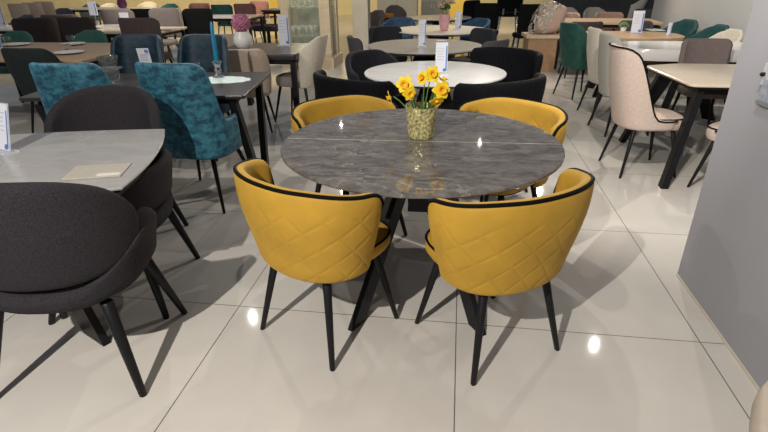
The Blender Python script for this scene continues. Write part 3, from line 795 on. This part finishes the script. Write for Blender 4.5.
# console E, hydrangea, beige chairs, tufted chair
e0, e1 = at(308, 53.5, .76), at(256, 53.5, .76)
c = (e0+e1)/2
t = rect_table('black oak square table with a leaflet holder and the pink hydrangea', (c.x-.33, c.y+.42, 0), 0, .98, .95, DARKW, thick=.06, inset=.04, lw=.055, splay=0)
p = at(285, 46, .76)
sign('tall leaflet holder on the black oak table in front of the display cabinet', (p.x, p.y, .7602), 0, .34, .13)
hp = at(244, 48, .76)
o = tag(MB().lathe([(.06, 0), (.085, .02), (.11, .07), (.105, .12), (.08, .16), (.075, .18), (.07, .18), (.07, .16), (.09, .11), (.02, .02)], 28).build('vase', CERAM, None), 'round white vase holding the pink hydrangea', 'vase'); o.location = (hp.x, hp.y, .7602)
t = thing('hydrangea', 'round pink hydrangea bloom standing in the round white vase', 'flower', (hp.x, hp.y, .825)); t.scale = (.86, .86, .86)
m = MB()
for k in range(150):
    a = k*2.39996; z = 1-2*(k+.5)/150; r = sqrt(1-z*z)
    rr = .105+random.uniform(-.008, .010)
    m.ball((rr*r*cos(a), rr*r*sin(a), .235+rr*z*.95), .020, 6, 4)
m.build('bloom', HYD, t); MB().tube([(0, 0, 0), (0, 0, .15)], .006).build('stem', STEM, t)
bb = build_bucket(BEIGE, W=.27, D=.25, A=95, hb=.86, ha=.58, u1=.5, u2=1, p=.6, s0=.85)
ch('bucket', 'beige', bb, 'beige fabric chair seen from behind, right of the dark teal chair with the candle', 240, 49, .86, 14, 'beige chairs by the black table')
ch('bucket', 'beige', bb, 'beige fabric chair half hidden behind the white hydrangea vase', 227, 34, .86, 10, 'beige chairs by the black table')
tf = build_bucket(CREAM, W=.235, D=.24, A=76, hb=.92, ha=.80, u1=.5, u2=1, p=.7, s0=.92, lean=.25, seat=TAUPEG, seath=.49)
chair('bucket', 'cream', tf, 'cream chair with a taupe seat turned left, before the display cabinet', (-1.80, 5.66), 82, None)

# cabinet
cc = at(332, 68, 0)
t = thing('display_cabinet', 'antique cream corner display cabinet with glass doors and crystal inside', 'cabinet', (cc.x, cc.y, 0), 0)
cw, cdp, chh = .86, .62, 2.1
for x, y in ((-.06, .06), (-cw+.06, .06), (-.06, cdp-.03), (-cw+.06, cdp-.03)):
    MB().box((x, y, chh/2), (.13, .13, chh)).build('corner_post', CAB, t, ang=20)
MB().box((-cw/2, cdp/2+.01, .09), (cw+.10, cdp+.14, .18)).build('plinth', CAB, t, ang=20)
MB().box((-cw/2, cdp/2, chh+.04), (cw+.10, cdp+.14, .08)).build('cornice', CAB, t, ang=20)
MB().box((-cw/2, cdp+.02, chh/2), (cw-.1, .02, chh-.04)).build('back_panel', OLIVE, t, ang=20)
MB().box((-cw+.02, cdp/2, chh/2), (.02, cdp-.1, chh-.04)).build('side_panel', OLIVE, t, ang=20)
for z in (.52, 1.0, 1.45): MB().box((-cw/2, cdp/2+.03, z), (cw-.05, cdp-.10, .015)).build('shelf', mat('shelf glass', (.50, .62, .53), .05, noise=5, amt=.05, alpha=.35), t, ang=20)
d = MB()
d = MB().box((-cw/2, .012, 1.15), (.66, .006, 1.86)).build('door_glass', PANE, t, ang=20)
MB().box((-.008, .31, 1.15), (.006, .38, 1.86)).build('side_glass', PANE, t, ang=20)
for x in (-.15, -.77): MB().box((x, .0, 1.15), (.05, .03, 1.9)).build('door_stile', CAB, t, ang=20)
MB().box((-cw/2, 0, .22), (.66, .03, .08)).build('door_rail', CAB, t, ang=20)
crys = MB().lathe([(.035, 0), (.037, .004), (.008, .012), (.008, .06), (.035, .09), (.045, .13), (.04, .17), (.036, .17), (.04, .13), (.01, .085)], 16)
o0 = None
k = 0
for z in (.5278, 1.0078):
    for x in (-.72, -.60, -.48, -.36):
        for y in (.17, .36):
            k += 1
            if o0 is None:
                o0 = crys.build('crystal_goblet', mat('sparkling crystal', (.72, .76, .68), .08, noise=40, amt=.4, bump=1.0, bscale=50, alpha=.7), None); o = o0
            else: o = o0.copy(); COL.objects.link(o)
            tag(o, 'crystal goblet standing on a glass shelf inside the cream display cabinet', 'goblet', 'crystal goblets in the display cabinet')
            o.location = (cc.x+x+random.uniform(-.02, .02), cc.y+y+random.uniform(-.03, .03), z)
p = at(358, 62, 0)
slab_struct('trim_1', mat('grey beige pillar paint', (.60, .56, .49), .6, noise=4, amt=.05), (p.x+.0, p.y+.5, 1.5), (.30, .30, 3.0))

# ================================================================== MIDDLE COLUMN OF ROUND TABLES
T2 = Vector((-.195, 4.36, 0)); T3 = Vector((-.40, 6.12, 0)); T4 = Vector((-.30, 8.02, 0)); T5 = Vector((-.42, 10.4, 0))
g = 'pale round tables in the middle row'
round_table('white marble round table behind the daffodils, black chairs around it', T2, .59, WHT, g)
round_table('pale grey round table, second behind the daffodils', T3, .66, GRM, g)
round_table('white round table with the pink vase on it', T4, .70, WHT, g)
round_table('white round table furthest back, behind the pink vase', T5, .62, WHT, g)
bt = build_wing(BLKV, W=.39, D=.27, A=86, hb=.86, ha=.85, seat=BLKF); nt_ = build_wing(NAVY, W=.33, D=.29, A=100, hb=.83, ha=.68)
g = 'black and slate tub chairs around the white marble round table'
chair('wing', 'blk', bt, 'black velvet tub chair seen from behind, left, between the mustard chair and the white table', (-.70, 3.70), -36, g)
chair('wing', 'blk', bt, 'black velvet tub chair seen from behind, right, between the mustard chair and the white table', (.25, 3.68), 38, g)
chair('wing', 'navy', nt_, 'dark slate ribbed tub chair facing the viewer on the far left of the white table', (-.74, 4.90), -135, g)
chair('wing', 'blk', bt, 'black velvet tub chair on the far right of the white table', (.38, 4.92), 140, g)
gs = build_side(GREYF, W=.26, hb=.84, D=.14); cs = build_side(CHARG, W=.27, hb=.84, D=.14)
g = 'grey chairs around the pale grey round table'
ch('side', 'greyf', gs, 'dark grey chair left of the pale grey round table, beside the cabinet', 351, 36.5, .84, -65, g)
ch('side', 'charg', cs, 'anthracite chair seen over the left rear edge of the pale grey table', 384, 26, .84, 205, g)
ch('side', 'greyf', gs, 'dark grey chair right of the pale grey round table, nearest the cardboard box', 500, 40, .84, 50, g)
ch('side', 'charg', cs, 'anthracite chair right rear of the pale grey round table', 487, 28.5, .84, 130, g)
bl = build_wing(BLUEV, W=.31, D=.27, A=95, hb=.82, ha=.72)
g = 'blue velvet tub chairs by the white table'
ch('wing', 'blue', bl, 'blue velvet tub chair left of the white table with the pink vase', 402, 17, .82, 170, g)
ch('wing', 'blue', bl, 'blue velvet tub chair right of the white table with the pink vase', 484, 18, .82, 130, g)
p = at(441, 73.5, .76); sign('tall leaflet holder on the white marble table, just behind the daffodils', (p.x, p.y, .7602), 4, .245, .10)
p = at(422, 47, .76); sign('leaflet holder standing on the pale grey round table', (p.x, p.y, .7602), 4, .29, .085)
p = at(458, 29, .76); sign('pinkish leaflet holder right of the pink vase', (p.x, p.y, .7602), 4, .24, .10)
p = at(442, 40.5, .76)
o = tag(MB().prism(rect_out(.12, .06, .004), 0, .003, .001).build('price_card', PAPER, None), 'small white card lying on the pale grey round table', 'price card'); o.location = (p.x, p.y, .7602)
p = at(444, 30.5, .76)
o = tag(MB().lathe([(.045, 0), (.055, .01), (.065, .06), (.08, .14), (.082, .19), (.078, .22), (.072, .22), (.075, .18), (.06, .07), (.01, .02)], 24).build('vase', PINKV, None), 'pink ceramic vase of dried flowers on the white round table', 'vase'); o.location = (p.x, p.y, .7602)
for k in range(9):
    a = k*2.4; r = .03+.09*(k/9); hz = .30+.05*((k*7) % 3)-.06*(k/9)
    t = thing('dried_flower', 'beige dried flower in the pink ceramic vase', 'flower', (p.x, p.y, .785), 0, 'dried flowers in the pink vase')
    MB().tube([(0, 0, 0), (r*.4*cos(a), r*.4*sin(a), hz*.7), (r*cos(a), r*sin(a), hz)], .003, 5).build('stem', STEM, t)
    m = MB()
    for j in range(7): m.ball((r*cos(a)+.026*cos(j*.9), r*sin(a)+.026*sin(j*.9), hz+.012*(j % 3)), .022, 6, 4)
    m.build('bloom', TANF if k % 3 else LEAF, t)
# far middle stuff
lt = build_bucket(TAUPEG, W=.29, D=.26, A=95, hb=.80, ha=.66, u1=.3, u2=1, p=.85, s0=.85)
ch('bucket', 'tg', lt, 'grey taupe shell chair right of the pillar, in front of the orange cushion', 379, 10, .80, 150, 'shell chairs near the pillar')
ch('bucket', 'tg', lt, 'grey striped shell chair behind the orange cushion, near the pillar', 394, 5, .80, 200, 'shell chairs near the pillar')
p = at(382, 19, .55)
o = tag(cushion(.28, .2, 0, .09, .6).build('cushion', ORANGE, None), 'orange seat cushion on the stool right of the pillar', 'cushion')
o.location = (p.x, p.y, .5815)
t = thing('stool', 'brown stool under the orange cushion right of the pillar', 'stool', (p.x, p.y, 0), 10)
cushion(.30, .22, .50, .578, .6).build('seat', BRWN, t)
for sx in (-1, 1):
    for sy in (-1, 1): MB().leg((sx*.2, sy*.13, .505), (sx*.25, sy*.17, 0), .016, .011).build('leg', BLACK, t)
def locker(label, px, py, w, d, h, ma, name='sideboard'):
    p = at(px, py, 0)
    t = thing(name, label, 'cabinet', (p.x, p.y, 0), 0)
    MB().box((0, d/2, h/2+.03), (w, d, h-.06)).build('body', ma, t, ang=20)
    MB().box((0, d/2, h+.01), (w+.03, d+.03, .03)).build('top', DARKW, t, ang=20)
    MB().box((0, d/2, .03), (w-.06, d-.06, .06)).build('plinth', BLACK, t, ang=20)
    for s in (-1, 1):
        dd = MB().box((s*w/4, -.009, h/2+.03), (w/2-.02, .018, h-.12)).build('door', ma, t, ang=20)
        MB().box((s*.04, -.022, h*.6), (.012, .012, .12)).build('handle', CHROME, dd, ang=20)
    return t
locker('tall grey sideboard behind the grey shell chairs near the pillar', 397, 27, 1.25, .45, .92, mat('grey lacquer', (.16, .16, .15), .5, noise=6, amt=.08))
locker('dark grey sideboard behind the far white round table', 432, 24, .75, .45, .95, mat('dark grey lacquer', (.11, .11, .11), .5, noise=6, amt=.08))
def panel(label, px, py, w, h, ma):
    p = at(px, py, 0); t = thing('display_board', label, 'board', (p.x, p.y, 0), 0)
    MB().box((0, 0, h/2+.05), (w, .04, h)).build('board', ma, t, ang=20)
    for s in (-1, 1): MB().box((s*w*.4, 0, .025), (.05, .35, .05)).build('foot', BLACK, t, ang=20)
panel('saffron yellow display board behind the pink vase', 458, 22, .62, 1.5, YPAN)
panel('saffron yellow display board at the top edge beside the mauve chair', 275, 17, .35, 1.2, YPAN)
bk = build_side(BLKF, W=.30, A=60, hb=1.05, D=.10, legs=CHROME)
g = 'black high backed chairs in the far middle'
bkl = build_side(BLKF, W=.27, A=60, hb=1.0, D=.10)
c = at(512, 20, .42)
chair('side', 'bkchrome', bk, 'large black high backed chair with chrome legs left of the plastic wrapped chair', (c.x-.10, c.y+.1), 0, g, sc=1.25)
ch('side', 'bkl', bkl, 'black chair beside the yellow board in the far middle', 474, 0, 1.0, 40, g)
ch('side', 'bkl', bkl, 'black chair left of the large high backed black chair', 487, 3, 1.0, -10, g)
ch('side', 'bkl', bkl, 'black chair behind the plastic wrapped rose chair', 533, 4, 1.0, 10, g)

# cardboard box + wrapped chair
p = at(535, 72, 0)
t = thing('cardboard_box', 'brown cardboard box carrying the plastic wrapped rose chair', 'box', (p.x+.05, p.y+.2, 0), 4)
MB().box((0, 0, .27), (.46, .46, .54)).build('carton', CARTON, t, ang=20)
MB().box((0, 0, .5655), (.54, .52, .05)).build('lid', CARTONL, t, ang=20)
bx = (p.x+.05, p.y+.2)
t = thing('wrapped_chair', 'rose chair wrapped in crumpled clear plastic, lying on the cardboard box', 'chair', (bx[0]+.02, bx[1], .592), 0); t.scale = (.74, .74, .86)
random.seed(3)
ph = [(random.uniform(8, 26), random.uniform(8, 26), random.uniform(8, 26), random.uniform(0, 6)) for _ in range(10)]
def lump(c, h, p, amp, lean, nu=48, nv=30):
    """rounded block sitting on z = 0, leaning to +x with height"""
    vs = []
    m = MB(); rs = []
    for i in range(1, nv):
        a = pi*i/nv; row = []
        for k in range(nu):
            b = 2*pi*k/nu
            x = c[0]+h[0]*sgp(sin(a), p)*sgp(cos(b), p); y = c[1]+h[1]*sgp(sin(a), p)*sgp(sin(b), p); z = c[2]-h[2]*sgp(cos(a), p)
            d = 1+sum(sin(q0*x+q1*y+q2*z+q3) for q0, q1, q2, q3 in ph)*amp
            x, y, z = c[0]+(x-c[0])*d, c[1]+(y-c[1])*d, max(.001, c[2]+(z-c[2])*d)
            row.append((x+lean*z, y, z))
        rs.append(row)
    return m.rings(rs)
sh_ = lump((.06, 0, .26), (.30, .28, .26), .62, .004, .30).build('seat_shell', ROSE, t)
lump((-.10, .02, .29), (.25, .31, .285), .62, .018, .42).build('plastic_wrap', PLASTIC, t, ang=60)
wc = build_bucket(PINKG, W=.30, D=.26, A=100, hb=.86, ha=.66, u1=.3, u2=1, p=.85, s0=.85)
ch('bucket', 'pinkg', wc, 'pale chair under silver film at the far end of the oak tables', 567, 5, .90, 165, 'pale chairs behind the oak table')
ch('bucket', 'pinkg', wc, 'pale chair tilted back behind the oak table by the dark wall', 594, 5, .90, 195, 'pale chairs behind the oak table')
p = at(575, 10, .86)

# ================================================================== RIGHT SIDE
c1 = at(600, 24, .76)
rect_table('pale oak table furthest back on the right, rose chairs behind it', (2.46, 9.70, 0), -3, 1.62, .9, WOODP, thick=.035)
rs_ = build_side(ROSE, W=.27, hb=.84, D=.16, A=75); 
rt = build_side(mat('rosy taupe fabric', (.36, .24, .20), .9, noise=60, amt=.1, bump=.2), W=.27, hb=.84, D=.16, A=75)
g = 'rose chairs behind the furthest oak table'
ch('side', 'rose', rs_, 'rose chair behind the left end of the furthest oak table', 566, 12.5, .84, 178, g)
ch('side', 'rtaupe', rt, 'rosy taupe chair behind the middle of the furthest oak table', 609, 12, .84, 176, g)
dk = build_side(GREYF, W=.26, hb=.84, D=.16, A=75); dkt = build_side(TAUPED, W=.27, hb=.84, D=.16, A=75)
ch('side', 'dkt', dkt, 'dark mocha chair behind the bottle green chair', 588, 21.5, .84, 4, 'dark chairs between the two oak tables')
ch('side', 'greyf2', dk, 'dark grey chair behind the leaflet holder on the oval oak table', 636, 20.5, .84, 175, 'dark chairs between the two oak tables')
ch('side', 'greyf2', dk, 'dark grey chair near the far corner of the side wall', 648, 9, .84, 150, 'dark chairs between the two oak tables')
wl = build_bucket(PINKG, W=.22, D=.2, A=70, hb=1.05, ha=.95, u1=.5, u2=1, p=.8, s0=.9, lean=.3)
ch('bucket', 'wl', wl, 'pale high backed chair leaning back near the dark wall', 642, -3, 1.05, 60, None)
# oval oak table
oc = (2.16, 7.40)
t = rect_table('light oak oval table with a leaflet holder and a small green plant', (oc[0], oc[1], 0), -4, 1.5, .95, WOOD, out=[(.68*sgp(cos(2*pi*k/64), .75), .46*sgp(sin(2*pi*k/64), .75)) for k in range(64)], legs='spider', thick=.04)
p = at(636, 33.5, .76); sign('leaflet holder on the light oak oval table near the side wall', (p.x, p.y, .7602), -8, .28, .14, lean=.15)
p = at(668, 36, .76); sign('narrow clear leaflet holder at the right end of the oval oak table', (p.x, p.y, .7602), -40, .16, .05)
p = at(623, 31, .76)
t = thing('potted_plant', 'small green plant in a white pot on the oval oak table', 'plant', (p.x, p.y, .7602))
MB().lathe([(.035, 0), (.045, .05), (.04, .05), (.03, .045), (.005, .04)], 16).build('pot', CERAM, t)
m = MB()
for k in range(40):
    a = k*2.4; r = .055*sqrt((k+1)/40); m.ball((r*cos(a), r*sin(a), .05+.055*(1-(r/.06)**2)+.006*(k % 3)), .016, 6, 4, (1, 1, .6))
m.build('foliage', LEAFG, t)
o = tag(MB().prism(rect_out(.20, .28, .01), 0, .004, .001).build('placemat', CERAM, None), 'pale placemat on the right of the oval oak table', 'placemat'); p = at(655, 30, .76); o.location = (p.x, p.y, .7602)
gv = build_bucket(GREENV, W=.28, D=.27, A=108, hb=.94, ha=.60, u1=.40, u2=.98, p=.75, s0=.85, t=.05)
chair('bucket', 'greenv', gv, 'bottle green velvet chair standing left of the cream tufted chair on the right side', (1.60, 7.15), -66, None)
cr = build_bucket(CREAM, W=.24, D=.25, A=104, hb=.96, ha=.62, u1=.42, u2=.98, p=.75, s0=.85, t=.06)
chair('bucket', 'cream2', cr, 'cream tufted chair between the bottle green and the grey beige chairs', (1.70, 6.14), -80, None)
bp_ = build_bucket(PINKG, W=.245, D=.26, A=112, hb=.97, ha=.60, u1=.40, u2=.80, p=.72, s0=.88, t=.05)
chair('bucket', 'pinkg2', bp_, 'pale grey beige chair directly behind the rose beige chair with black piping', (1.68, 5.46), -80, None)
pb = build_bucket(PINKB, W=.25, D=.27, A=118, hb=1.0, ha=.50, u1=.40, u2=.78, p=.72, s0=.88, t=.05, pipe=True, lean=.16, seath=.48, zb0=.38)
pk = chair('bucket', 'pinkb', pb, 'rose beige chair with black piping in profile at the left end of the beige table', (1.52, 4.27), -82, 'rose beige chairs with black piping')
chair('bucket', 'pinkb', pb, 'rose beige chair with black piping half hidden behind the grey wall end', (2.10, 3.86), 40, 'rose beige chairs with black piping')
# big beige table
bc = Vector((2.49, 4.45, 0)); 
L, W = 1.75, 1.0
out = [(L/2-.15, -W/2), (L/2, -W/2+.2), (L/2, W/2-.2), (L/2-.15, W/2), (-L/2+.30, W/2), (-L/2+.0, W/2-.14), (-L/2+.0, W/2-.24), (-L/2+.06, -W/2)]
o1 = []
for i in range(len(out)):                                  # soften the corners
    a, b, c = Vector(out[i-1]), Vector(out[i]), Vector(out[(i+1) % len(out)])
    d1 = (a-b); d2 = (c-b); r = min(.05, d1.length*.4, d2.length*.4)
    p0 = b+d1.normalized()*r; p1 = b+d2.normalized()*r
    for k in range(6):
        s = k/5; q = (1-s)**2*p0+2*s*(1-s)*b+s*s*p1; o1.append((q.x, q.y))
t = thing('dining_table', 'warm beige stone topped table with slanted black legs on the right, behind the grey wall', 'table', bc, -1)
MB().prism(o1, .742, .76).build('tabletop', BGT, t, ang=40)
MB().prism([(x*.985, y*.975) for x, y in o1], .725, .7415).build('top_plate', BLACK, t, ang=40)
MB().box((0, 0, .695), (L*.80, W*.76, .058)).build('underframe', BLACK, t, ang=20)
for sx in (-1, 1):
    for sy in (-1, 1):
        MB().bar((sx*(L/2-.17), sy*(W/2-.10), .72), (sx*(L/2-.0), sy*(W/2+.10), 0), .05, .075, (1, 0, 0)).build('leg', BLACK, t, ang=20)
tp = build_side(mat('taupe corduroy', (.20, .155, .145), .9, noise=60, amt=.12, bump=.3, bscale=90), W=.27, hb=.90, D=.10, A=60, round_=.07)
ch('side', 'taupecord', tp, 'taupe chair with black edge facing the viewer behind the beige stone table', 706, 38, .90, 178, None)
dks = build_side(BLKF, W=.25, hb=.62, D=.12, A=70)
# white oval table between
rect_table('glossy white rounded table between the oak oval table and the taupe chair', (2.55, 6.28, 0), 0, 1.55, .8, CERAM, out=[(.80*sgp(cos(2*pi*k/64), .6), .40*sgp(sin(2*pi*k/64), .6)) for k in range(64)], legs='spider', thick=.12)
gr = build_bucket(TEALG, W=.30, D=.26, A=95, hb=.86, ha=.72, u1=.3, u2=1, p=.85, s0=.85)
ch('bucket', 'tealg', gr, 'dark teal green chair by the side wall at the end of the oval oak table', 690, 19.2, .86, 115, 'dark teal green chairs by the side wall')
chair('bucket', 'tealg', gr, 'dark teal green chair peeking over the cream chair by the side wall', (3.18, 7.66), 100, 'dark teal green chairs by the side wall')
crm = build_bucket(CREAM, W=.28, D=.26, A=95, hb=.86, ha=.70, u1=.3, u2=1, p=.85, s0=.85)
chair('bucket', 'creamw', crm, 'cream shell chair by the side wall above the taupe chair', (3.06, 7.0), 105, None)

# partition wall plates
q = on_x(766, 74, 1.24)
t = thing('wall_switch', 'white switch plate with a dark knob at the right edge on the grey wall', 'switch', (1.2395, q.y, q.z-.045), 0)
MB().box((-.005, -.045, .045), (.01, .10, .085)).build('plate', SWITCH, t, ang=20)
k = MB().lathe([(.009, 0), (.008, .012), (.006, .014)], 16).build('knob', BLACK, t)
k.rotation_euler = (0, -pi/2, 0); k.location = (-.01, -.008, .045)
q = on_x(765, 91, 1.24)
t = thing('wall_panel', 'grey blue control panel under the switch at the right edge on the grey wall', 'control panel', (1.2395, q.y, q.z-.05), 0)
MB().box((-.006, -.055, .055), (.012, .13, .085)).build('screen', GREYP, t, ang=20)
MB().box((-.008, -.055, .005), (.016, .14, .012)).build('ledge', mat('grey plastic', (.20, .20, .22), .5, noise=10, amt=.05), t, ang=20)
# near right shell chair with a tag on its seat
ns = build_bucket(mat('cream beige leather', (.42, .36, .29), .5, noise=20, amt=.06), W=.28, D=.27, A=112, hb=.80, ha=.62, u1=.35, u2=.95, p=.8, s0=.9, t=.035)
chair('bucket', 'nearcream', ns, 'cream beige shell chair with only its edge showing at the bottom right corner', (1.045, .985), 62, None)
# ================================================================== LIGHTS
w = bpy.data.worlds.new('world'); S.world = w; w.use_nodes = True
bg = w.node_tree.nodes['Background']; bg.inputs[0].default_value = (.90, .93, 1, 1); bg.inputs[1].default_value = .20
def spot(x, y, z, tx, ty, power, ang=75, col=(1, .94, .86), rad=.05, blend=.6):
    d = bpy.data.lights.new('ceiling_and_fill_spot', 'SPOT'); d.energy = power; d.color = col; d.spot_size = R(ang); d.spot_blend = blend; d.shadow_soft_size = rad
    o = bpy.data.objects.new('ceiling_and_fill_spot', d); COL.objects.link(o); o.location = (x, y, z)  # one name for the ceiling spots and the added fill spots
    o.rotation_euler = (Vector((tx, ty, 0))-Vector((x, y, z))).to_track_quat('-Z', 'Y').to_euler()
WARM = (1, .88, .70); COOL = (.86, .92, 1)
spot(-1.3, -1.1, 3.0, -.2, 2.3, 660, 88, rad=.025)
spot(1.99, 5.7, 3.0, -.6, 2.6, 130, 80, rad=.02)
spot(-2.79, 5.7, 3.0, -1.2, 2.6, 130, 80, rad=.02)
spot(-.3, 4.2, 3.0, -.2, 2.4, 70, 90, rad=.02)
spot(.49, 9.7, 3.0, .2, 5.5, 260, 90, WARM, rad=.02)
spot(-2.5, 10.7, 3.0, -3.5, 6.5, 260, 100, WARM, rad=.02)
spot(1.95, 11, 3.0, 2.2, 7.5, 220, 90, WARM)
spot(.6, 1.6, 3.0, 2.3, 5.8, 330, 80)
spot(-3.6, 2.2, 3.0, -3.0, 5.5, 160, 90)
spot(1.6, 6.6, 3.0, 3.6, 8.2, 150, 90)  # added fill, lightens the side wall
spot(-4.6, 7.5, 3.0, -6.5, 11, 320, 100)
spot(-2.0, 7.0, 2.9, -2.6, 9.3, 160, 70, WARM)  # added fill aimed at the display cabinet to brighten it
spot(-6, 12, 3.0, -7, 22, 900, 120, (1, .84, .55))
spot(-12, 14, 3.0, -14, 22, 900, 120, (1, .84, .55))
spot(0, 14, 3.0, 0, 22, 700, 120, (1, .86, .6))
d = bpy.data.lights.new('cabinet_fill', 'POINT'); d.energy = 32; d.color = (1, .95, .8); d.shadow_soft_size = .04  # added fill light, an unseen source that brightens the cabinet interior
o = bpy.data.objects.new('cabinet_fill', d); COL.objects.link(o); o.location = (cc.x-.43, cc.y+.28, 1.98)
